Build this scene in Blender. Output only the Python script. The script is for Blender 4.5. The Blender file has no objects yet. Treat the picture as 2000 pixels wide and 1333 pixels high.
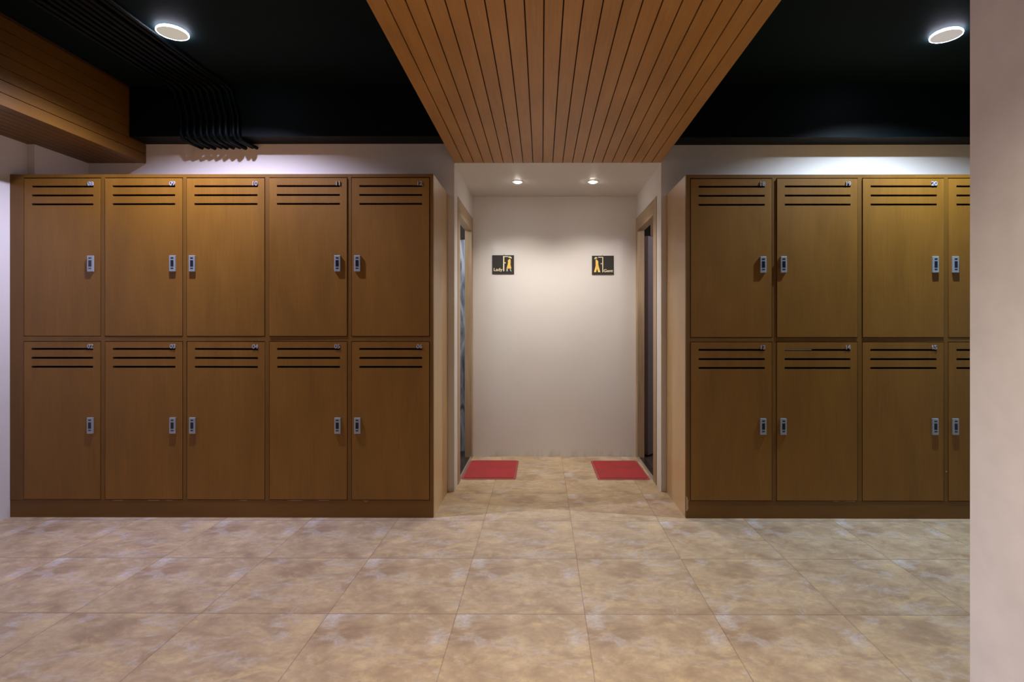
import bpy, bmesh, math, random
from mathutils import Vector, Matrix
random.seed(7)
sc = bpy.context.scene
COL = sc.collection

# ------------------------------------------------------------ camera, world, exposure
H = 1.18; F = 1070.0; TH = 0.0051; CX = 1052.6; CY = 632.0
cam_d = bpy.data.cameras.new('camera'); cam = bpy.data.objects.new('camera', cam_d); COL.objects.link(cam)
cam_d.sensor_width = 36; cam_d.lens = F / 2000 * 36
cam_d.shift_x = -(CX - 1000) / 2000; cam_d.shift_y = (CY - 666.5) / 2000
cam_d.clip_start = 0.05
cam.location = (0, 0, H); cam.rotation_euler = (math.pi / 2, 0, TH)
sc.camera = cam

sc.view_settings.view_transform = 'Standard'; sc.view_settings.look = 'None'
sc.view_settings.gamma = 1; sc.view_settings.use_curve_mapping = False
sc.view_settings.exposure = 0.0
w = bpy.data.worlds.new('world'); sc.world = w; w.use_nodes = True
bg = w.node_tree.nodes['Background']; bg.inputs[0].default_value = (1.0, 0.93, 0.93, 1); bg.inputs[1].default_value = 0.12

def lamp_light(name, kind, loc, energy, color, radius=0.03, **kw):
    d = bpy.data.lights.new(name, kind); d.energy = energy; d.color = color
    if kind == 'AREA': d.shape = 'DISK'; d.size = radius * 2
    else: d.shadow_soft_size = radius
    for k, v in kw.items(): setattr(d, k, v)
    o = bpy.data.objects.new(name, d); COL.objects.link(o); o.location = loc
    return o

def xat(px, Y):
    a = (px - CX) / F; c, s = math.cos(TH), math.sin(TH)
    return Y * (a * c - s) / (c + a * s)
def zat(px, py, Y):
    X = xat(px, Y); D = -X * math.sin(TH) + Y * math.cos(TH)
    return H - (py - CY) * D / F

YL = 3.314      # locker fronts
YB = 3.838      # back wall
YC = 4.856      # corridor end wall
XCL, XCR = -0.613, 0.836
ZC = 2.79       # black ceiling
ZT = 2.305      # timber underside
XWL, XWR = -3.235, 3.70
YREAR = -3.2

# main lamps under the black ceiling
PL = (xat(337, 3.0), 3.0); PR = (xat(1848, 3.05), 3.05)
CONE = dict(spot_size=math.radians(141), spot_blend=0.6)
lamp_light('ceiling_lamp_light', 'SPOT', (PL[0], PL[1], ZC - 0.02), 300, (0.69, 0.69, 1.0), 0.022, **CONE)
lamp_light('ceiling_lamp_light', 'SPOT', (PR[0], PR[1], ZC - 0.02), 300, (0.64, 0.80, 1.0), 0.022, **CONE)
# unseen fill lamps added over and behind the camera
ROOM_FILL = [(-2.0, 0.1, (0.80, 0.82, 1.0), 42), (2.3, -0.6, (0.85, 0.92, 1.0), 20)]
for x, y, c, e in ROOM_FILL: lamp_light('ceiling_lamp_light', 'SPOT', (x, y, ZC - 0.02), e, c, 0.03, **CONE)
DOWN_FILL = [(-0.25, 0.75), (0.47, 0.75), (-0.25, -1.2), (0.47, -1.2)]  # unseen warm downlights added to brighten the floor
for x, y in DOWN_FILL: lamp_light('downlight_light', 'SPOT', (x, y, ZT - 0.016), 118, (1.0, 0.81, 0.58), 0.03, spot_size=math.radians(122), spot_blend=1.0)
CORR = [(xat(1011, 4.346), 4.346), (xat(1158, 4.346), 4.346)]
for x, y in CORR: lamp_light('downlight_light', 'SPOT', (x, y, ZT - 0.016), 66, (1.0, 0.93, 0.86), 0.02, spot_size=math.radians(122), spot_blend=1.0)
lamp_light('restroom_light', 'POINT', (-1.25, 4.45, 2.2), 14, (0.82, 0.9, 1.0), 0.05)
lamp_light('restroom_light', 'POINT', (1.6, 4.2, 2.2), 9, (0.9, 0.85, 1.0), 0.05)

# ------------------------------------------------------------ materials
class NT:
    def __init__(s, name):
        s.m = bpy.data.materials.new(name); s.m.use_nodes = True; s.t = s.m.node_tree
        s.b = s.t.nodes['Principled BSDF']
    def n(s, typ, **kw):
        nd = s.t.nodes.new(typ)
        for k, v in kw.items():
            if k.startswith('i_'):
                key = k[2:]; key = int(key) if key.isdigit() else key
                nd.inputs[key].default_value = v
            else: setattr(nd, k, v)
        return nd
    def l(s, a, b): s.t.links.new(a, b)
    def math(s, op, a, b=None, c=None):
        nd = s.n('ShaderNodeMath', operation=op)
        for i, v in enumerate((a, b, c)):
            if v is None: continue
            if isinstance(v, (int, float)): nd.inputs[i].default_value = v
            else: s.l(v, nd.inputs[i])
        return nd.outputs[0]
    def mix(s, f, a, b, mode='MIX'):
        nd = s.n('ShaderNodeMix', data_type='RGBA', blend_type=mode)
        for k, v in ((0, f), (6, a), (7, b)):
            if isinstance(v, (int, float)): nd.inputs[k].default_value = v
            elif isinstance(v, tuple): nd.inputs[k].default_value = (*v, 1) if len(v) == 3 else v
            else: s.l(v, nd.inputs[k])
        return nd.outputs[2]
    def ramp(s, fac, stops, interp='LINEAR'):
        nd = s.n('ShaderNodeValToRGB'); cr = nd.color_ramp; cr.interpolation = interp
        while len(cr.elements) < len(stops): cr.elements.new(0.5)
        for e, (p, c) in zip(cr.elements, stops): e.position = p; e.color = (*c, 1) if len(c) == 3 else c
        s.l(fac, nd.inputs[0]); return nd.outputs[0]

def plain(name, col, rough=0.5, metal=0.0, spec=0.5, bump=0.0, bscale=60):
    k = NT(name); k.b.inputs['Base Color'].default_value = (*col, 1); k.b.inputs['Roughness'].default_value = rough
    k.b.inputs['Metallic'].default_value = metal; k.b.inputs['Specular IOR Level'].default_value = spec
    tc = k.n('ShaderNodeTexCoord'); no = k.n('ShaderNodeTexNoise', i_Scale=bscale, i_Detail=3.0); k.l(tc.outputs['Object'], no.inputs['Vector'])
    v = k.ramp(no.outputs[0], [(0.3, tuple(c * 0.95 for c in col)), (0.7, tuple(min(1, c * 1.05) for c in col))])
    k.l(v, k.b.inputs['Base Color'])
    if bump:
        bp = k.n('ShaderNodeBump', i_Strength=bump, i_Distance=0.002); k.l(no.outputs[0], bp.inputs['Height']); k.l(bp.outputs[0], k.b.inputs['Normal'])
    return k.m

def emit(name, col, st):
    k = NT(name); k.b.inputs['Base Color'].default_value = (*col, 1)
    k.b.inputs['Base Color'].default_value = (*[c * 0.3 for c in col], 1); k.b.inputs['Emission Color'].default_value = (*col, 1); k.b.inputs['Emission Strength'].default_value = st
    return k.m

def wood(name, cols, axis, fine=1.0, rough=0.42, coat=0.0, spec=0.4, rand=0.0):
    """veneer: streaks run along the given axis"""
    k = NT(name); tc = k.n('ShaderNodeTexCoord')
    oi = k.n('ShaderNodeObjectInfo')
    add = k.n('ShaderNodeVectorMath', operation='ADD'); k.l(tc.outputs['Object'], add.inputs[0])
    geo = k.n('ShaderNodeVectorMath', operation='SCALE'); 
    cmb = k.n('ShaderNodeCombineXYZ'); r = k.math('MULTIPLY', oi.outputs['Random'], 37.0)
    for i in range(3): k.l(r, cmb.inputs[i])
    k.l(cmb.outputs[0], add.inputs[1])
    sc_ = [1, 1, 1]; sc_[axis] = 0.035
    mp = k.n('ShaderNodeMapping'); mp.inputs['Scale'].default_value = [v * 160 * fine for v in sc_]
    k.l(add.outputs[0], mp.inputs['Vector'])
    n1 = k.n('ShaderNodeTexNoise', i_Scale=1.0, i_Detail=4.0, i_Roughness=0.6); k.l(mp.outputs[0], n1.inputs['Vector'])
    sc2 = [1, 1, 1]; sc2[axis] = 0.25
    mp2 = k.n('ShaderNodeMapping'); mp2.inputs['Scale'].default_value = [v * 7 * fine for v in sc2]
    k.l(add.outputs[0], mp2.inputs['Vector'])
    n2 = k.n('ShaderNodeTexNoise', i_Scale=1.0, i_Detail=3.0, i_Distortion=0.4); k.l(mp2.outputs[0], n2.inputs['Vector'])
    f = k.math('ADD', k.math('MULTIPLY', n1.outputs[0], 0.42), k.math('MULTIPLY', n2.outputs[0], 0.58))
    c = k.ramp(f, [(0.30, cols[0]), (0.5, cols[1]), (0.70, cols[2])])
    k.l(c, k.b.inputs['Base Color'])
    k.b.inputs['Roughness'].default_value = rough; k.b.inputs['Specular IOR Level'].default_value = spec
    k.b.inputs['Coat Weight'].default_value = coat; k.b.inputs['Coat Roughness'].default_value = 0.3
    bp = k.n('ShaderNodeBump', i_Strength=0.08, i_Distance=0.001); k.l(n1.outputs[0], bp.inputs['Height']); k.l(bp.outputs[0], k.b.inputs['Normal'])
    return k.m

LK = [(0.166, 0.072, 0.0075), (0.207, 0.091, 0.010), (0.246, 0.110, 0.0145)]
M_LOCK_V = wood('locker_veneer', LK, 2)
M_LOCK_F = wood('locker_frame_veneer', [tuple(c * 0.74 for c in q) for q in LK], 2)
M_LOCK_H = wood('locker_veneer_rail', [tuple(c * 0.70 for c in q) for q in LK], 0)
M_SIDE = wood('locker_side_laminate', [(0.42, 0.26, 0.11), (0.48, 0.31, 0.14), (0.53, 0.35, 0.17)], 2, rough=0.35)
TM = [(0.32, 0.145, 0.030), (0.41, 0.195, 0.046), (0.48, 0.238, 0.062)]
M_TIMBER = wood('ceiling_timber', TM, 1, rough=0.45)
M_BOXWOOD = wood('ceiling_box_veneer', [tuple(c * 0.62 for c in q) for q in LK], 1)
M_FRAME = wood('door_frame_wood', [(0.23, 0.16, 0.09), (0.36, 0.255, 0.15), (0.49, 0.365, 0.23)], 2, fine=0.6, rough=0.5)
M_BLACK = plain('black_paint', (0.0010, 0.0032, 0.0038), 0.5, spec=0.10, bump=0.3, bscale=25)
M_CEIL = plain('black_ceiling_paint', (0.004, 0.010, 0.0105), 0.7, spec=0.05, bump=0.3, bscale=25)
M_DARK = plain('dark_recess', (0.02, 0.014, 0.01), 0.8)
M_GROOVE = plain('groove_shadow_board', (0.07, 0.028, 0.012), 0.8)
M_LAMPBODY = plain('lamp_housing', (0.6, 0.6, 0.62), 0.4)
M_RIM = emit('lamp_rim_glow', (0.80, 0.80, 1.0), 60.0)  # rim glow imitates an overexposed ring and lens halo on the ceiling
M_DIFF = emit('lamp_diffuser', (0.80, 0.76, 0.62), 0.5)
M_DIFF2 = emit('lamp_diffuser_grey', (0.80, 0.74, 0.70), 0.5)
M_DL = emit('downlight_bulb', (1.0, 0.91, 0.82), 90.0)
M_DLRING = plain('downlight_ring', (0.8, 0.76, 0.7), 0.3)
M_SILVER = plain('lock_silver', (0.34, 0.37, 0.41), 0.35, metal=0.35)
M_DISPLAY = plain('lock_display', (0.006, 0.012, 0.025), 0.2)
M_NUM = plain('number_silver', (0.36, 0.38, 0.42), 0.35, metal=0.2)
M_SIGN = plain('sign_black', (0.035, 0.033, 0.030), 0.35)
M_GOLD = plain('sign_gold', (0.85, 0.58, 0.12), 0.45)
M_CREAM = plain('sign_cream', (0.85, 0.76, 0.50), 0.45)
M_STRIP = plain('threshold_metal', (0.62, 0.58, 0.50), 0.3, metal=0.7)
M_STONE = plain('threshold_dark_stone', (0.03, 0.022, 0.018), 0.25)
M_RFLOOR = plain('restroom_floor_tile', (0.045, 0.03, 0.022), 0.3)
M_MAUVE = plain('restroom_door_paint', (0.30, 0.25, 0.25), 0.5)
M_CHIP = plain('chipped_board', (0.42, 0.27, 0.15), 0.8)
M_PAPER = plain('grey_card', (0.36, 0.36, 0.34), 0.6)
M_WIRE = plain('hanger_wire', (0.05, 0.05, 0.05), 0.4, metal=0.6)

def wall_mat():
    k = NT('wall_paint'); tc = k.n('ShaderNodeTexCoord')
    n = k.n('ShaderNodeTexNoise', i_Scale=1.6, i_Detail=4.0); k.l(tc.outputs['Object'], n.inputs['Vector'])
    c = k.ramp(n.outputs[0], [(0.3, (0.67, 0.635, 0.60)), (0.7, (0.72, 0.685, 0.65))])
    sp = k.n('ShaderNodeSeparateXYZ'); k.l(tc.outputs['Object'], sp.inputs[0])
    # scuffs: low on the wall, where shoes and mops reach
    mp = k.n('ShaderNodeMapping'); mp.inputs['Scale'].default_value = (9, 9, 3.2); k.l(tc.outputs['Object'], mp.inputs[0])
    n2 = k.n('ShaderNodeTexNoise', i_Scale=1.0, i_Detail=6.0, i_Roughness=0.7); k.l(mp.outputs[0], n2.inputs['Vector'])
    g = k.n('ShaderNodeMapRange'); k.l(sp.outputs[2], g.inputs[0]); g.inputs[1].default_value = 0.0; g.inputs[2].default_value = 0.08; g.inputs[3].default_value = 0.45; g.inputs[4].default_value = 0.0
    s = k.ramp(n2.outputs[0], [(0.46, (0, 0, 0)), (0.62, (1, 1, 1))])
    f = k.math('MULTIPLY', g.outputs[0], s)
    c2 = k.mix(f, c, (0.34, 0.29, 0.20))
    k.l(c2, k.b.inputs['Base Color']); k.b.inputs['Roughness'].default_value = 0.55; k.b.inputs['Specular IOR Level'].default_value = 0.3
    n3 = k.n('ShaderNodeTexNoise', i_Scale=90.0, i_Detail=2.0); k.l(tc.outputs['Object'], n3.inputs['Vector'])
    bp = k.n('ShaderNodeBump', i_Strength=0.06, i_Distance=0.002); k.l(n3.outputs[0], bp.inputs['Height']); k.l(bp.outputs[0], k.b.inputs['Normal'])
    return k.m
M_WALL = wall_mat()

def marble_mat():
    k = NT('restroom_marble_tile'); tc = k.n('ShaderNodeTexCoord')
    mp = k.n('ShaderNodeMapping'); mp.inputs['Scale'].default_value = (22, 6, 3.5); k.l(tc.outputs['Object'], mp.inputs[0])
    n = k.n('ShaderNodeTexNoise', i_Scale=1.0, i_Detail=5.0, i_Distortion=1.2); k.l(mp.outputs[0], n.inputs['Vector'])
    c = k.ramp(n.outputs[0], [(0.35, (0.10, 0.12, 0.14)), (0.5, (0.36, 0.39, 0.46)), (0.62, (0.62, 0.64, 0.70))])
    k.l(c, k.b.inputs['Base Color']); k.b.inputs['Roughness'].default_value = 0.3
    return k.m
M_MARBLE = marble_mat()

def floor_mat():
    k = NT('floor_stone_tile'); tc = k.n('ShaderNodeTexCoord')
    sp = k.n('ShaderNodeSeparateXYZ'); k.l(tc.outputs['Object'], sp.inputs[0])
    PX, PY = 0.521, 0.5235
    u = k.math('DIVIDE', k.math('SUBTRACT', sp.outputs[0], xat(1142.5, 2.221)), PX)
    v = k.math('DIVIDE', k.math('SUBTRACT', sp.outputs[1], 2.221), PY)
    iu, iv = k.math('FLOOR', u), k.math('FLOOR', v); fu, fv = k.math('FRACT', u), k.math('FRACT', v)
    idc = k.n('ShaderNodeCombineXYZ'); k.l(iu, idc.inputs[0]); k.l(iv, idc.inputs[1])
    wn = k.n('ShaderNodeTexWhiteNoise', noise_dimensions='2D'); k.l(idc.outputs[0], wn.inputs['Vector'])
    prt = k.math('FLOOR', k.math('MULTIPLY', wn.outputs['Value'], 3.0))
    loc = k.n('ShaderNodeCombineXYZ'); k.l(fu, loc.inputs[0]); k.l(fv, loc.inputs[1]); k.l(k.math('MULTIPLY', prt, 3.7), loc.inputs[2])
    def noise(sx, sy, det, dist, rough=0.6, off=0.0):
        mp = k.n('ShaderNodeMapping'); mp.inputs['Scale'].default_value = (sx, sy, 1); mp.inputs['Location'].default_value = (off, off * 1.7, off * 0.3)
        mp.inputs['Rotation'].default_value = (0, 0, 0.25)
        k.l(loc.outputs[0], mp.inputs[0])
        n = k.n('ShaderNodeTexNoise', i_Scale=1.0, i_Detail=det, i_Distortion=dist, i_Roughness=rough); k.l(mp.outputs[0], n.inputs['Vector']); return n.outputs[0]
    a = noise(2.3, 3.2, 6.0, 0.6, 0.62); b = noise(2.8, 4.4, 7.0, 0.7, 0.68, 4.0); c = noise(3.2, 5.2, 7.0, 0.6, 0.68, 9.0); d = noise(16, 22, 5.0, 0.3, 0.7, 2.0)
    col = k.ramp(a, [(0.34, (0.305, 0.207, 0.124)), (0.5, (0.43, 0.312, 0.186)), (0.66, (0.535, 0.405, 0.243))])
    col = k.mix(k.ramp(b, [(0.52, (0, 0, 0)), (0.70, (0.85, 0.85, 0.85))]), col, (0.56, 0.52, 0.49))
    col = k.mix(k.ramp(c, [(0.53, (0, 0, 0)), (0.68, (0.85, 0.85, 0.85))]), col, (0.59, 0.44, 0.23))
    col = k.mix(k.ramp(d, [(0.42, (0.30, 0.30, 0.30)), (0.60, (0, 0, 0))]), col, (0.27, 0.18, 0.125))
    # joints, a little irregular
    eu = k.math('MULTIPLY', k.math('MINIMUM', fu, k.math('SUBTRACT', 1.0, fu)), PX)
    ev = k.math('MULTIPLY', k.math('MINIMUM', fv, k.math('SUBTRACT', 1.0, fv)), PY)
    nj = k.n('ShaderNodeTexNoise', i_Scale=7.0, i_Detail=4.0); k.l(tc.outputs['Object'], nj.inputs['Vector'])
    thr = k.math('MULTIPLY_ADD', nj.outputs[0], 0.0026, 0.0001)
    thv = k.math('MULTIPLY_ADD', nj.outputs[0], 0.0030, 0.0006)
    j = k.math('MAXIMUM', k.math('LESS_THAN', eu, thr), k.math('LESS_THAN', ev, thv))
    col = k.mix(k.math('MULTIPLY', j, 0.6), col, (0.09, 0.05, 0.03))
    k.l(col, k.b.inputs['Base Color'])
    rr = k.n('ShaderNodeMapRange'); k.l(a, rr.inputs[0]); rr.inputs[3].default_value = 0.34; rr.inputs[4].default_value = 0.5
    k.l(rr.outputs[0], k.b.inputs['Roughness']); k.b.inputs['Specular IOR Level'].default_value = 0.42
    hh = k.math('SUBTRACT', k.math('MULTIPLY', d, 0.25), j)
    bp = k.n('ShaderNodeBump', i_Strength=0.12, i_Distance=0.002); k.l(hh, bp.inputs['Height']); k.l(bp.outputs[0], k.b.inputs['Normal'])
    return k.m
M_FLOOR = floor_mat()

def mat_mat():
    k = NT('red_doormat'); tc = k.n('ShaderNodeTexCoord')
    n = k.n('ShaderNodeTexNoise', i_Scale=420.0, i_Detail=2.0); k.l(tc.outputs['Object'], n.inputs['Vector'])
    n2 = k.n('ShaderNodeTexNoise', i_Scale=5.0, i_Detail=4.0); k.l(tc.outputs['Object'], n2.inputs['Vector'])
    c = k.ramp(n2.outputs[0], [(0.35, (0.29, 0.024, 0.018)), (0.65, (0.40, 0.018, 0.028))])
    c = k.mix(k.ramp(n.outputs[0], [(0.4, (0.35, 0.35, 0.35)), (0.6, (0, 0, 0))]), c, (0.16, 0.012, 0.010))
    k.l(c, k.b.inputs['Base Color']); k.b.inputs['Roughness'].default_value = 0.85
    bp = k.n('ShaderNodeBump', i_Strength=0.5, i_Distance=0.003); k.l(n.outputs[0], bp.inputs['Height']); k.l(bp.outputs[0], k.b.inputs['Normal'])
    return k.m
M_MAT = mat_mat(); M_MATEDGE = plain('mat_rubber_edge', (0.30, 0.045, 0.045), 0.6)
M_MATMARK = plain('mat_worn_letters', (0.17, 0.022, 0.015), 0.9)

# ------------------------------------------------------------ mesh helpers
def box(bm, x0, x1, y0, y1, z0, z1, mi=0):
    vs = [bm.verts.new(p) for p in ((x0,y0,z0),(x1,y0,z0),(x1,y1,z0),(x0,y1,z0),(x0,y0,z1),(x1,y0,z1),(x1,y1,z1),(x0,y1,z1))]
    for q in ((3,2,1,0),(4,5,6,7),(0,1,5,4),(1,2,6,5),(2,3,7,6),(3,0,4,7)):
        f = bm.faces.new([vs[i] for i in q]); f.material_index = mi
    return vs
def obj(name, bm, mats, parent=None, loc=None, bevel=0.0, smooth=False):
    if bevel:
        es = [e for e in bm.edges if len(e.link_faces) == 2 and e.calc_face_angle(0) > 0.6]
        bmesh.ops.bevel(bm, geom=es, offset=bevel, segments=2, profile=0.5, affect='EDGES', clamp_overlap=True)
    me = bpy.data.meshes.new(name); bm.to_mesh(me); bm.free()
    if not isinstance(mats, (list, tuple)): mats = [mats]
    for m in mats: me.materials.append(m)
    if smooth:
        for p in me.polygons: p.use_smooth = True
    o = bpy.data.objects.new(name, me); COL.objects.link(o)
    if loc: o.location = loc
    if parent: o.parent = parent
    return o
def B(): return bmesh.new()
def boxobj(name, dims, mat, parent=None, bevel=0.0):
    bm = B()
    for d in ([dims] if not isinstance(dims[0], (tuple, list)) else dims): box(bm, *d)
    return obj(name, bm, mat, parent, bevel=bevel)
def empty(name, loc):
    o = bpy.data.objects.new(name, None); COL.objects.link(o); o.location = loc; o.empty_display_size = 0.1; return o
def tag(o, label, cat, group=None, kind=None):
    if label: o['label'] = label
    if cat: o['category'] = cat
    if group: o['group'] = group
    if kind: o['kind'] = kind
    return o
def struct(o): o['kind'] = 'structure'; return o
def under(child, root):
    """parent a world-space mesh under a root that stands elsewhere"""
    child.parent = root
    child.data.transform(Matrix.Translation(-root.location)); return child
def slab_holes(xs, zs, holes, y0, y1, mi=0):
    """slab in the XZ plane on a grid of cuts, cells in holes left open"""
    bm = B(); V = {}
    def v(i, j, s):
        key = (i, j, s)
        if key not in V: V[key] = bm.verts.new((xs[i], (y0, y1)[s], zs[j]))
        return V[key]
    nx, nz = len(xs) - 1, len(zs) - 1
    solid = lambda i, j: 0 <= i < nx and 0 <= j < nz and (i, j) not in holes
    for i in range(nx):
        for j in range(nz):
            if not solid(i, j): continue
            bm.faces.new([v(i,j,0), v(i+1,j,0), v(i+1,j+1,0), v(i,j+1,0)])
            bm.faces.new([v(i,j+1,1), v(i+1,j+1,1), v(i+1,j,1), v(i,j,1)])
            if not solid(i-1, j): bm.faces.new([v(i,j,0), v(i,j+1,0), v(i,j+1,1), v(i,j,1)])
            if not solid(i+1, j): bm.faces.new([v(i+1,j,1), v(i+1,j+1,1), v(i+1,j+1,0), v(i+1,j,0)])
            if not solid(i, j-1): bm.faces.new([v(i,j,1), v(i+1,j,1), v(i+1,j,0), v(i,j,0)])
            if not solid(i, j+1): bm.faces.new([v(i,j+1,0), v(i+1,j+1,0), v(i+1,j+1,1), v(i,j+1,1)])
    return bm
def cyl(bm, c, r, z0, z1, seg=40, mi=0, r2=None):
    r2 = r if r2 is None else r2
    a = [bm.verts.new((c[0] + r * math.cos(t), c[1] + r * math.sin(t), z0)) for t in [2 * math.pi * i / seg for i in range(seg)]]
    b = [bm.verts.new((c[0] + r2 * math.cos(t), c[1] + r2 * math.sin(t), z1)) for t in [2 * math.pi * i / seg for i in range(seg)]]
    for i in range(seg):
        f = bm.faces.new((a[i], a[(i+1) % seg], b[(i+1) % seg], b[i])); f.material_index = mi
    for ring in (a[::-1], b):
        f = bm.faces.new(ring); f.material_index = mi
def ring(bm, c, ri, ro, z0, z1, seg=40):
    P = []
    for r, z in ((ri, z0), (ro, z0), (ro, z1), (ri, z1)):
        P.append([bm.verts.new((c[0] + r * math.cos(t), c[1] + r * math.sin(t), z)) for t in [2 * math.pi * i / seg for i in range(seg)]])
    for q in range(4):
        a, b = P[q], P[(q + 1) % 4]
        for i in range(seg): bm.faces.new((a[i], b[i], b[(i+1) % seg], a[(i+1) % seg]))
    bmesh.ops.recalc_face_normals(bm, faces=bm.faces)
def tube(bm, pts, r, seg=10):
    rings = []
    for i, p in enumerate(pts):
        p = Vector(p); d = (Vector(pts[min(i+1, len(pts)-1)]) - Vector(pts[max(i-1, 0)])).normalized()
        up = Vector((1, 0, 0)) if abs(d.x) < 0.9 else Vector((0, 0, 1))
        s = d.cross(up).normalized(); t = d.cross(s).normalized()
        rings.append([bm.verts.new(p + r * (math.cos(a) * s + math.sin(a) * t)) for a in [2*math.pi*k/seg for k in range(seg)]])
    for a, b in zip(rings, rings[1:]):
        for k in range(seg): bm.faces.new((a[k], a[(k+1) % seg], b[(k+1) % seg], b[k]))
    bm.faces.new(rings[0][::-1]); bm.faces.new(rings[-1])
    bmesh.ops.recalc_face_normals(bm, faces=bm.faces)
def poly(bm, pts, y0, y1, mi=0):
    """extruded outline in the XZ plane"""
    a = [bm.verts.new((x, y0, z)) for x, z in pts]; b = [bm.verts.new((x, y1, z)) for x, z in pts]
    n = len(pts); fs = [bm.faces.new(a), bm.faces.new(b[::-1])]
    for i in range(n): fs.append(bm.faces.new((a[i], b[i], b[(i+1) % n], a[(i+1) % n])))
    for f in fs: f.material_index = mi
    bmesh.ops.recalc_face_normals(bm, faces=bm.faces)
_tcache = {}
def text_mesh(s, size, extrude, bold=0.0):
    key = (s, size, extrude, bold)
    if key in _tcache: return _tcache[key]
    c = bpy.data.curves.new('text_' + s, 'FONT'); c.body = s; c.size = size; c.extrude = extrude; c.offset = bold; c.resolution_u = 3
    o = bpy.data.objects.new('tmp', c); COL.objects.link(o)
    dg = bpy.context.evaluated_depsgraph_get(); me = bpy.data.meshes.new_from_object(o.evaluated_get(dg))
    bpy.data.objects.remove(o)
    me.transform(Matrix.Rotation(math.pi / 2, 4, 'X')); _tcache[key] = me
    return me
def text_obj(name, s, size, x, y, z, mat, parent, extrude=0.002, align='L', bold=0.0, sx=1.0):
    me = text_mesh(s, size, extrude, bold).copy(); me.transform(Matrix.Diagonal((sx, 1, 1, 1)))
    xs = [v.co.x for v in me.vertices]; zs = [v.co.z for v in me.vertices]
    off = -min(xs) if align == 'L' else -max(xs)
    me.transform(Matrix.Translation((off + x, y, z - 0)))
    me.materials.clear(); me.materials.append(mat)
    o = bpy.data.objects.new(name, me); COL.objects.link(o); o.parent = parent
    return o

# ------------------------------------------------------------ setting
struct(boxobj('floor', [(XWL - 0.2, XWR + 0.2, YREAR, YC + 0.6, -0.06, 0.0)], M_FLOOR))
struct(boxobj('ceiling', [(XWL - 0.2, XWR + 0.2, YREAR, YB + 0.12, ZC, ZC + 0.1)], M_CEIL))
struct(boxobj('wall_left', [(XWL - 0.12, XWL, YREAR, YB + 0.12, 0, ZC)], M_WALL))
struct(boxobj('trim_1', [(XWL, XWL + 0.045, 3.43, YB, 0, ZC)], M_WALL))
struct(boxobj('wall_right', [(XWR, XWR + 0.12, YREAR, YB + 0.12, 0, ZC)], M_WALL))
struct(boxobj('wall_back_left', [(XWL, XCL, YB, YB + 0.10, 0, ZC)], M_WALL))
struct(boxobj('wall_back_right', [(XCR, XWR, YB, YB + 0.10, 0, ZC)], M_WALL))
struct(boxobj('wall_corridor_end', [(XCL - 0.06, XCR + 0.06, YC, YC + 0.04, 0, ZT + 0.1)], M_WALL))
struct(boxobj('ceiling_corridor', [(XCL - 0.04, XCR + 0.04, YB + 0.1, YC, ZT, ZT + 0.1), (XCL, XCR, YB + 0.0005, YB + 0.1, ZT, ZC)], M_WALL))
T = 0.05
DY0, DY1, DZ = 3.985, 4.855, 2.105          # outside of the door frames
for side, xc in (('left', XCL), ('right', XCR)):
    s = -1 if side == 'left' else 1
    xa, xb = sorted((xc, xc + s * T))
    struct(boxobj('wall_corridor_' + side, [(xa, xb, YB + 0.10, DY0 + 0.03, 0, ZT), (xa, xb, DY0 + 0.03, YC, DZ - 0.03, ZT)], M_WALL))
# wall beside the camera on the right; it ends just inside the frame
XP = xat(1894.5, 1.5)
struct(boxobj('wall_near_right', [(XP, XP + 0.16, YREAR, 1.5, 0, ZC)], plain('near_wall_paint', (0.80, 0.82, 0.90), 0.6, bump=0.015, bscale=9), bevel=0.004))

# black box beam along the back wall
ZB = 2.44; YBB = 3.678
struct(boxobj('trim_2', [(-2.78, XCL + 0.02, YBB, YB, ZB, ZC)], M_BLACK, bevel=0.003))
struct(boxobj('trim_3', [(XCR - 0.02, XWR, YBB, YB, ZB - 0.012, ZC)], M_BLACK, bevel=0.003))

# restrooms behind the two doors
struct(boxobj('wall_restroom_left', [(-1.95, XCL - T, 5.0, 5.05, 0, 1.95)], M_MARBLE))
struct(boxobj('trim_4', [(-1.95, XCL - T, 4.985, 5.05, 1.95, 2.4)], M_DARK))
struct(boxobj('wall_restroom_outer_left', [(-2.0, -1.95, YB + 0.1, 5.05, 0, 2.4), (-1.95, XCL - T, YB + 0.10, YB + 0.14, 0, 2.4)], M_WALL))
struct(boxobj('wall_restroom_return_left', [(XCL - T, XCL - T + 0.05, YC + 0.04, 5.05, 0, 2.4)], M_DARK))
struct(boxobj('ceiling_restroom_left', [(-2.0, XCL - T, YB + 0.1, 5.05, 2.4, 2.44)], M_WALL))
struct(boxobj('floor_restroom_left', [(-1.95, XCL - T, YB + 0.14, 5.0, 0.0, 0.012)], M_RFLOOR))
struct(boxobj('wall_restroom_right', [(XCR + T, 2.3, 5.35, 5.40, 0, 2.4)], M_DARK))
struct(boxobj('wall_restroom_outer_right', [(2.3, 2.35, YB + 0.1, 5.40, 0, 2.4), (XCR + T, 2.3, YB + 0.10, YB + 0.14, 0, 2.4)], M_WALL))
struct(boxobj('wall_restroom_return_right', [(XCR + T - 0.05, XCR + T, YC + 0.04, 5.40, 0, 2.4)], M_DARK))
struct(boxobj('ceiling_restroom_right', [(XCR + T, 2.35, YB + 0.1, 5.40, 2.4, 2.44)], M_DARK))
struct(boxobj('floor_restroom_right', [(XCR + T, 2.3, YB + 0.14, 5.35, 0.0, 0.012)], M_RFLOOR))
struct(boxobj('trim_5', [(1.0, 1.13, 5.05, 5.10, 0.012, 2.4)], wood('partition_wood', [(0.16, 0.08, 0.03), (0.22, 0.12, 0.05), (0.28, 0.15, 0.07)], 2)))

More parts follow.
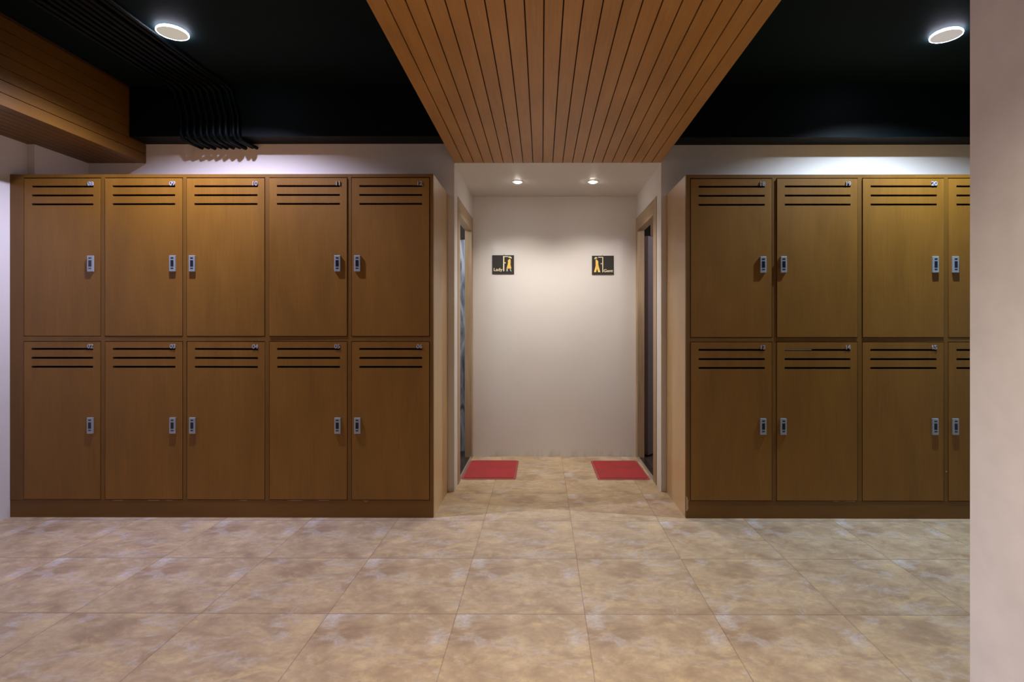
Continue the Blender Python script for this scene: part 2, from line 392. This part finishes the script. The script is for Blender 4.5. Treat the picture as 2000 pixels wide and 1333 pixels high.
# door frames
IN0, IN1, IZ = 4.10, 4.765, 1.99
for n, side, xc in ((1, 'left', XCL), (2, 'right', XCR)):
    s = -1 if side == 'left' else 1
    root = empty('door_%d' % n, (xc, (IN0 + IN1) / 2, 0)); struct(root)
    xa, xb = sorted((xc - s * 0.003, xc + s * (T + 0.006)))
    bm = B()
    box(bm, xa, xb, DY0, IN0, 0, DZ); box(bm, xa, xb, IN1, DY1, 0, DZ)
    fr = obj('door_frame', bm, M_FRAME, bevel=0.002); under(fr, root)
    bm = B(); box(bm, xa + 0.0005, xb - 0.0005, IN0, IN1, IZ, DZ)
    hd = obj('door_head', bm, wood('door_head_wood', [(0.23, 0.16, 0.09), (0.36, 0.255, 0.15), (0.49, 0.365, 0.23)], 1, fine=0.6, rough=0.5) if n == 1 else bpy.data.materials['door_head_wood']); under(hd, root)
    bm = B(); x1, x2 = sorted((xc + s * 0.010, xc + s * (T + 0.006))); box(bm, x1, x2, IN0, IN1, 0.0, 0.014)
    under(obj('threshold', bm, M_STONE), root)
    bm = B(); x1, x2 = sorted((xc - s * 0.002, xc + s * 0.010)); box(bm, x1, x2, IN0, IN1, 0.0, 0.018)
    under(obj('threshold_strip', bm, M_STRIP, bevel=0.002), root)
    if n == 2:
        # leaf swung open into the restroom, hinged on the far jamb
        bm = B(); box(bm, 0, 0.60, -0.018, 0.018, 0.02, 1.95)
        leaf = obj('door_leaf', bm, M_MAUVE, parent=root, bevel=0.003)
        leaf.location = (0.086, 4.835 - (IN0 + IN1) / 2, 0); leaf.rotation_euler = (0, 0, math.radians(50))

# ------------------------------------------------------------ timber ceiling panel (centre) and timber box (left)
def plank_run(bm, x0, x1, n, y0, y1, z0, z1, gap):
    p = (x1 - x0) / n
    for i in range(n): box(bm, x0 + i * p + gap / 2, x0 + (i + 1) * p - gap / 2, y0, y1, z0, z1)
root = empty('wooden_ceiling_panel', ((XCL + XCR) / 2, 1.5, ZC))
tag(root, 'wide slatted wooden ceiling panel hung over the passage towards the restrooms', 'ceiling panel')
bm = B(); plank_run(bm, XCL, XCR, 21, YREAR, YB - 0.004, ZT, ZT + 0.016, 0.0055)
under(obj('planks', bm, M_TIMBER, bevel=0.001), root)
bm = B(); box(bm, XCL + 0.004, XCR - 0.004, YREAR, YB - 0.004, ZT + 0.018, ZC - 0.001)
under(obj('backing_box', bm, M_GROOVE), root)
bm = B()
for k in range(7):
    z = ZT + k * 0.066
    box(bm, XCL - 0.002, XCL + 0.004, YREAR, YBB - 0.002, z + (0.018 if k == 0 else 0.003), min(z + 0.066, ZC - 0.001)); box(bm, XCR - 0.004, XCR + 0.002, YREAR, YBB - 0.002, z + (0.018 if k == 0 else 0.003), min(z + 0.066, ZC - 0.001))
under(obj('side_boards', bm, M_TIMBER), root)

XB0, XB1 = XWL, -2.78
root = empty('wooden_ceiling_box', ((XB0 + XB1) / 2, 1.5, ZC))
tag(root, 'boarded wooden ceiling box running along the left wall', 'ceiling box')
bm = B()
nb = 7; hb = 0.066
for k in range(nb):
    z0 = ZT + k * hb; z1 = min(z0 + hb - 0.004, ZC - 0.001)
    box(bm, XB1 - 0.016, XB1, YREAR, YB - 0.003, z0, z1)
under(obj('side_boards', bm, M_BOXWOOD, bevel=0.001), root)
bm = B(); p = (XB1 - 0.0165 - XB0) / 8
for k in range(8):
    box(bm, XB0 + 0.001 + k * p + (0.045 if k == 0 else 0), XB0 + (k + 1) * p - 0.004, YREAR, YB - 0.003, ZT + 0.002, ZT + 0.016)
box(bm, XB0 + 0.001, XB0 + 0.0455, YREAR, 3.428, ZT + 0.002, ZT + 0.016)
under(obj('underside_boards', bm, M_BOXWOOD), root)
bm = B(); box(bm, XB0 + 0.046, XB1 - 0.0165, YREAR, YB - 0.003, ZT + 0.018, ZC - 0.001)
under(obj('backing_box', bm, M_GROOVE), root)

# ------------------------------------------------------------ lamps
def round_lamp(x, y, label, diff, group='round lamps on the black ceiling'):
    root = empty('ceiling_lamp', (x, y, ZC)); tag(root, label, 'ceiling lamp', group)
    bm = B(); cyl(bm, (0, 0), 0.0722, -0.0138, 0.0); obj('housing', bm, M_LAMPBODY, root)
    bm = B(); ring(bm, (0, 0), 0.0748, 0.0778, -0.0160, -0.0080); obj('rim', bm, M_RIM, root)
    bm = B(); cyl(bm, (0, 0), 0.0745, -0.0164, -0.0142); obj('diffuser', bm, diff, root)
    return root
round_lamp(PL[0], PL[1], 'round lit lamp on the black ceiling above the lockers left of the passage', M_DIFF)
round_lamp(PR[0], PR[1], 'round lit lamp on the black ceiling above the lockers right of the passage', M_DIFF2)
for (x, y, c, e), l in zip(ROOM_FILL, ('added unseen fill lamp behind the photographer on the left', 'added unseen fill lamp behind the photographer on the right')):
    round_lamp(x, y, l, M_DIFF)
def downlight(x, y, label, group):
    root = empty('downlight', (x, y, ZT)); tag(root, label, 'downlight', group)
    bm = B(); ring(bm, (0, 0), 0.030, 0.042, -0.004, 0.0); obj('bezel', bm, M_DLRING, root, smooth=False)
    bm = B(); cyl(bm, (0, 0), 0.016, -0.012, -0.009, r2=0.024); cyl(bm, (0, 0), 0.024, -0.009, 0.0, r2=0.0298); obj('bulb', bm, M_DL, root)
downlight(*CORR[0], 'small warm downlight in the passage ceiling nearer the Lady sign', 'passage downlights')
downlight(*CORR[1], 'small warm downlight in the passage ceiling nearer the Gent sign', 'passage downlights')
for x, y in DOWN_FILL: downlight(x, y, 'added unseen warm fill downlight in the wooden ceiling panel overhead', 'added fill downlights in the wooden panel')

# ------------------------------------------------------------ conduits over the beam
cx0 = -2.43
cond = [(-2.42, .013), (-2.375, .014), (-2.33, .012), (-2.285, .013), (-2.245, .012), (-2.20, .013), (-2.155, .014), (-2.115, .014), (-2.065, .012), (-2.035, .012)]
for i, (x, r) in enumerate(cond):
    bm = B(); xt = x - 0.10
    wob = 0.0
    dz = 0.024 + random.uniform(0, .012)
    pts = [(xt, -1.0, ZC - r), (xt, 2.9, ZC - r), (xt * 0.85 + x * 0.15, 3.45, ZC - r - .002), (xt * 0.6 + x * 0.4, 3.60, ZC - r - .01),
           (xt * 0.4 + x * 0.6, YBB - r - .012, ZC - 0.05), (xt * 0.3 + x * 0.7, YBB - r - .004, ZC - 0.11), (x + wob, YBB - r - .002, ZB + 0.12), (x, YBB - r - .003, ZB + 0.045),
           (x + .004, YBB - r - .010, ZB + .008), (x + .012, YBB - r + .004, ZB - dz * .7), (x + .02, YBB + 0.03, ZB - dz), (x + .03, YB - 0.03, ZB - dz + .002), (x + .034, YB + 0.004, ZB - dz + .002)]
    o = obj('conduit', bm if not tube(bm, pts, r) else bm, M_BLACK, smooth=True)
    tag(o, 'black painted conduit of the bundle bending down over the black beam', 'conduit', 'conduits on the black ceiling')

# ------------------------------------------------------------ lockers
def zz(px, py): return zat(px, py, YL)
def make_lock(root, x, z):
    bm = B()
    W, HH, D = 0.0185, 0.049, 0.011
    box(bm, -W, W, -D, 0.0, -HH, HH)
    es = [e for e in bm.edges]; bmesh.ops.bevel(bm, geom=es, offset=0.002, segments=2, profile=0.5, affect='EDGES')
    bm2 = bm
    box(bm2, -0.009, 0.009, -D - 0.0008, -D + 0.001, -0.018, 0.020, 1)
    box(bm2, -0.0085, 0.0085, -D - 0.0008, -D + 0.001, 0.030, 0.037, 1)
    box(bm2, -0.0085, 0.0085, -D - 0.0008, -D + 0.001, -0.032, -0.026, 1)
    return obj('lock', bm2, [M_SILVER, M_DISPLAY], root, loc=(x, 0, z))

def locker_unit(name, label, xl, xr, ztop, doors_px, stile_l, ups, los, rows_px, side_face, nums_u, nums_l, locks, special):
    """doors_px: list of (left, right) in world x for upper and lower doors"""
    root = empty(name, ((xl + xr) / 2, YL, 0)); tag(root, label, 'lockers', 'wooden locker banks')
    zu1, zu0, zl1, zl0, zpl = rows_px
    yd = YL            # door face
    yf = YL + 0.002    # frame face
    # face frame with openings
    g = 0.0036
    xs = [xl]; holes = set()
    for a, b in doors_px:
        xs += [a - g, b + g]
    xs.append(xr)
    zs = [zpl, zl0 - g, zl1 + g, zu0 - g, zu1 + g * 1.6, ztop]
    for i in range(len(doors_px)):
        holes.add((2 * i + 1, 1)); holes.add((2 * i + 1, 3))
    bm = slab_holes(xs, zs, holes, yf, yf + 0.022)
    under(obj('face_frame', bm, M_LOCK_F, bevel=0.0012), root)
    # plinth
    bm = B(); box(bm, xl + 0.0, xr, yf + 0.001, yf + 0.022, 0.0, zpl - 0.001)
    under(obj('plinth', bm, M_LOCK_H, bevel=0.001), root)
    # carcass
    ya, yb = yf + 0.0225, YB - 0.004
    xa = xl if not special.get('inset') else xl + special['inset']
    bm = B()
    if side_face == 'right': L_out, R_out = xa, xr - 0.0185
    else: L_out, R_out = xl + 0.0185, xr
    box(bm, L_out, R_out, yb - 0.008, yb, 0.02, ztop - 0.001)                       # back
    box(bm, L_out, R_out, ya, yb - 0.008, ztop - 0.019, ztop - 0.001)               # top
    zm = (zl1 + zu0) / 2
    box(bm, L_out, R_out, ya, yb - 0.008, zm - 0.009, zm + 0.009)                   # mid shelf
    box(bm, L_out, R_out, ya, yb - 0.008, zpl - 0.012, zpl + 0.006)                 # bottom
    mids = [(doors_px[i][1] + doors_px[i + 1][0]) / 2 for i in range(len(doors_px) - 1)]
    ends = [L_out + 0.009] if side_face == 'right' else [R_out - 0.009]
    for xm in mids + ends:
        box(bm, xm - 0.009, xm + 0.009, ya, yb - 0.008, zpl + 0.006, zm - 0.009)
        box(bm, xm - 0.009, xm + 0.009, ya, yb - 0.008, zm + 0.009, ztop - 0.019)
    under(obj('carcass', bm, M_LOCK_V), root)
    # finished side towards the passage
    x0, x1 = (xr - 0.018, xr) if side_face == 'right' else (xl, xl + 0.018)
    bm = B(); box(bm, x0, x1, ya, YB - 0.003, 0.0, ztop)
    under(obj('side_panel', bm, M_SIDE), root)
    # doors
    for r, (z0, z1, slots) in enumerate(((zu0, zu1, ups), (zl0, zl1, los))):
        for i, (a, b) in enumerate(doors_px):
            wdt = b - a; ht = z1 - z0
            sx0, sx1 = 0.046, wdt - 0.042
            cuts = [0.0]; hol = set()
            for kk, sz in enumerate(sorted(slots)):
                cuts += [sz - z0 - 0.0060, sz - z0 + 0.0060]; hol.add((1, 2 * kk + 1))
            cuts.append(ht)
            bm = slab_holes([0, sx0, sx1, wdt], cuts, hol, 0.0, 0.018)
            d = obj('door', bm, M_LOCK_V, root, bevel=0.0011)
            dy, ry, rz = special.get((r, i), (0, 0, 0))
            d.location = (a - root.location.x, yd - YL + dy + random.uniform(-.0006, .0006), z0)
            d.rotation_euler = (0, ry, rz)
            side = locks[i]
            lx = wdt - 0.0545 if side == 'R' else 0.036
            lz = ht - (0.519 if r == 0 else 0.508)
            make_lock(d, lx, lz)
            num = (nums_u, nums_l)[r][i]
            ft = slots[0] - z0 + 0.004
            t = text_obj('number', num, 0.036, sx1 + 0.001, -0.0021, ft, M_NUM, d, 0.002, 'R', 0.0006, 1.0)
            t['label'] = 'silver number ' + num
            if special.get('card') == (r, i):
                bm = B(); box(bm, sx0 + 0.002, sx0 + 0.165, 0.002, 0.004, slots[0] - z0 - 0.001, slots[0] - z0 + 0.0044)
                c = obj('card', bm, M_PAPER, d); c['label'] = 'grey card showing in the top slot'
    return root

# left bank
dl = [((47, 195.5)), (205.5, 356), (365, 516.5), (526.5, 677.5), (687, 838)]
dlx = [(xat(a, YL), xat(b, YL)) for a, b in dl]
zt = zat(430, 340.2, YL)
rows = (zat(430, 348.3, YL), zat(430, 656.5, YL), zat(430, 668, YL), zat(430, 976, YL), zat(430, 978, YL))
ups = [zat(430, y, YL) for y in (364, 381.4, 398.8)]; los = [zat(430, y, YL) for y in (682, 699.5, 717)]
LB = locker_unit('locker_bank', 'wooden locker bank numbered 02 to 12, between the left wall and the restroom passage',
    xat(15, YL), xat(846, YL), zt, dlx, None, ups, los, rows, 'right',
    ['08', '09', '10', '11', '12'], ['02', '03', '04', '05', '06'], ['R', 'R', 'L', 'R', 'L'],
    {'inset': 0.05, (0, 3): (-0.004, 0, 0.004), (0, 0): (0.002, 0, 0), (1, 2): (0, 0.0025, 0), (0, 1): (0, -0.001, 0)})
# right bank: three columns and part of a fourth in view, the fifth stands behind the near wall
dr = [(1349.5, 1507.5), (1517.5, 1674.5), (1685, 1843), (1853, 2011.5), (2021.5, 2180)]
drx = [(xat(a, YL), xat(b, YL)) for a, b in dr]
zt = zat(1600, 341, YL)
rows = (zat(1600, 349.5, YL), zat(1600, 659, YL), zat(1600, 669, YL), zat(1600, 978.5, YL), zat(1600, 980, YL))
ups = [zat(1600, y, YL) for y in (364.6, 382.4, 400)]; los = [zat(1600, y, YL) for y in (684, 702, 719.3)]
RB = locker_unit('locker_bank', 'wooden locker bank numbered from 13, between the restroom passage and the near right wall',
    xat(1340, YL), xat(2190, YL), zt, drx, None, ups, los, rows, 'left',
    ['18', '19', '20', '21', '22'], ['13', '14', '15', '16', '17'], ['R', 'L', 'R', 'L', 'R'],
    {'card': (1, 1), (0, 1): (-0.003, 0, 0.003), (0, 2): (-0.003, 0, 0.002)})
# chipped corner of the right bank
rng = random.Random(3)
x0 = xat(1340, YL)
pts = [(x0 + .0005, .135), (x0 + .008, .128), (x0 + .014, .108), (x0 + .012, .085), (x0 + .015, .062), (x0 + .009, .050), (x0 + .0005, .042)]
bm = B(); poly(bm, pts, YL + 0.0012, YL + 0.004); under(obj('chipped_corner', bm, M_CHIP), RB)['label'] = 'pale chipped patch at the bottom corner'
x0 = xat(709, YL)
bm = B(); poly(bm, [(x0, .107), (x0 + .03, .106), (x0 + .028, .098), (x0 + .012, .096)], YL + 0.0012, YL + 0.004)
under(obj('chipped_edge', bm, plain('orange_chip', (0.32, 0.12, 0.03), 0.7)), LB)['label'] = 'orange chip in the plinth under door 06'

# edges worn pale under the doors, and a screw head in the right bank's stile
M_WORN = plain('worn_edge_board', (0.42, 0.30, 0.19), 0.8)
for bank, spans, py in ((LB, ((218, 241), (286, 312), (322, 337), (466, 484), (559, 592), (618, 645)), 978.2), (RB, ((1627, 1640), (1648, 1672)), 980.4)):
    for a, b in spans:
        xa_, xb_ = xat(a, YL), xat(b, YL); z = zat(a, py, YL)
        bm = B(); poly(bm, [(xa_, z), (xa_ + (xb_ - xa_) * .3, z + .0022), (xb_ - .006, z + .0018), (xb_, z + .0005), (xb_ - .01, z - .0008)], YL + 0.0014, YL + 0.004)
        under(obj('worn_edge', bm, M_WORN), bank)['label'] = 'pale worn sliver under the doors'
bm = B(); xs_, zs_ = xat(1848.5, YL), zat(1848.5, 922, YL)
poly(bm, [(xs_ + .004 * math.cos(t), zs_ + .003 * math.sin(t)) for t in [math.pi * i / 6 for i in range(12)]], YL - 0.0005, YL + 0.004)
under(obj('screw_head', bm, M_NUM), RB)['label'] = 'small pale screw head'

# ------------------------------------------------------------ signs
SC = YC / F
def sign(px, py, ww, hh, kind):
    D = YC; x0 = xat(px, YC); z1 = zat(px, py, YC)
    W_, H_ = ww * SC, hh * SC
    root = empty('restroom_sign', (x0 + W_ / 2, YC, z1 - H_))
    yb = -0.001
    bm = B(); box(bm, -W_/2, W_/2, -0.007, yb, 0, H_); obj('plate', bm, M_SIGN, root, bevel=0.0015)
    if kind == 'L': P = lambda u, v: ((u - 285) / 1025 * W_ - W_ / 2, H_ - (v - 222) / 880 * H_)
    else: P = lambda u, v: ((u - 265) / 1035 * W_ - W_ / 2, H_ - (v - 245) / 870 * H_)
    y0, y1 = -0.0085, -0.0065
    def shape(name, polys, mat):
        bm = B()
        for q in polys: poly(bm, [P(*t) for t in q], y0, y1)
        return obj(name, bm, mat, root)
    if kind == 'L':
        shape('door_symbol', [[(800, 265), (855, 265), (855, 975), (800, 975)], [(858, 270), (1045, 270), (1045, 305), (858, 305)], [(858, 560), (920, 555), (920, 610), (858, 600)]], M_CREAM)
        shape('woman_symbol', [[(1105, 385), (1150, 430), (1155, 560), (1145, 660), (1190, 850), (960, 850), (1015, 660), (1030, 560), (1015, 480)]], M_GOLD)
        shape('hat_symbol', [[(1045, 310), (1100, 272), (1160, 290), (1215, 355), (1185, 380), (1120, 345), (1060, 345)]], M_CREAM)
        shape('feet_symbol', [[(955, 860), (1025, 860), (1015, 985), (950, 975)], [(1110, 860), (1150, 860), (1195, 985), (1170, 995), (1130, 950)]], plain('sign_grey', (0.45, 0.47, 0.42), 0.5))
        x, z = P(358, 965); text_obj('lettering', 'Lady', 0.038, x, -0.0078, z, M_CREAM, root, 0.0012, 'L', 0.0006, 1.12)
        hx = P(835, 222)[0]
    else:
        shape('door_symbol', [[(755, 300), (795, 300), (795, 1015), (755, 1015)], [(560, 300), (753, 300), (753, 335), (560, 335)], [(680, 590), (700, 580), (730, 595), (735, 625), (715, 655), (690, 645)]], M_CREAM)
        shape('man_symbol', [[(440, 430), (480, 415), (560, 500), (565, 660), (660, 1010), (560, 1015), (510, 840), (460, 1015), (360, 1015), (440, 720)]], M_GOLD)
        shape('hat_symbol', [[(375, 375), (410, 325), (465, 305), (520, 345), (505, 375), (445, 372), (410, 415)]], M_CREAM)
        x, z = P(820, 1008); text_obj('lettering', 'Gent', 0.036, x, -0.0078, z, M_CREAM, root, 0.0012, 'L', 0.0006, 1.12)
        hx = P(765, 222)[0]
    bm = B(); tube(bm, [(hx - .004, -0.003, H_ - 0.001), (hx - .002, -0.003, H_ + .006), (hx, -0.003, H_ + .010), (hx + .002, -0.003, H_ + .006), (hx + .004, -0.003, H_ - 0.001)], 0.0012, 6)
    obj('hanger', bm, M_WIRE, root)
    return root
tag(sign(961.5, 499, 42.5, 36.5, 'L'), 'black square sign reading Lady with golden woman figure, on the passage end wall', 'sign', 'restroom signs')
tag(sign(1156, 500, 42.5, 36.5, 'R'), 'black square sign reading Gent with golden man figure, on the passage end wall', 'sign', 'restroom signs')

# ------------------------------------------------------------ doormats
def doormat(x0, x1, y0, y1, rz, label, letters):
    cx, cy = (x0 + x1) / 2, (y0 + y1) / 2
    root = empty('doormat', (cx, cy, 0.0)); root.rotation_euler = (0, 0, rz); tag(root, label, 'doormat', 'red doormats')
    def rr(w_, h_, r, n=6):
        P = []
        for sx, sy, a0 in ((1, 1, 0), (-1, 1, 90), (-1, -1, 180), (1, -1, 270)):
            for i in range(n + 1):
                a = math.radians(a0 + 90 * i / n); P.append((sx * (w_ - r) + r * math.cos(a), sy * (h_ - r) + r * math.sin(a)))
        return P
    def loops(defs, name, mat, cap=True):
        bm = B(); L = [[bm.verts.new((x, y, z)) for x, y in rr(w_, h_, r)] for w_, h_, r, z in defs]
        for a, b in zip(L, L[1:]):
            for i in range(len(a)): bm.faces.new((a[i], a[(i+1) % len(a)], b[(i+1) % len(a)], b[i]))
        if cap: bm.faces.new(L[-1])
        bm.faces.new(L[0][::-1]) if cap else None
        return obj(name, bm, mat, root)
    W_, H_ = (x1 - x0) / 2, (y1 - y0) / 2
    loops([(W_, H_, .02, 0.0005), (W_, H_, .02, 0.003), (W_ - .018, H_ - .018, .012, 0.006), (W_ - .018, H_ - .018, .012, 0.001)], 'rubber_edge', M_MATEDGE, cap=False)
    loops([(W_ - .0185, H_ - .0185, .012, 0.001), (W_ - .0185, H_ - .0185, .012, 0.0085), (W_ - .0215, H_ - .0215, .012, 0.010)], 'pile', M_MAT)
    return root
doormat(-.608, -.196, 4.133, 4.695, 0.0, 'red doormat on the tiles in front of the left restroom door', False)
doormat(.420, .815, 4.128, 4.69, 0.008, 'red doormat on the tiles in front of the right restroom door', True)
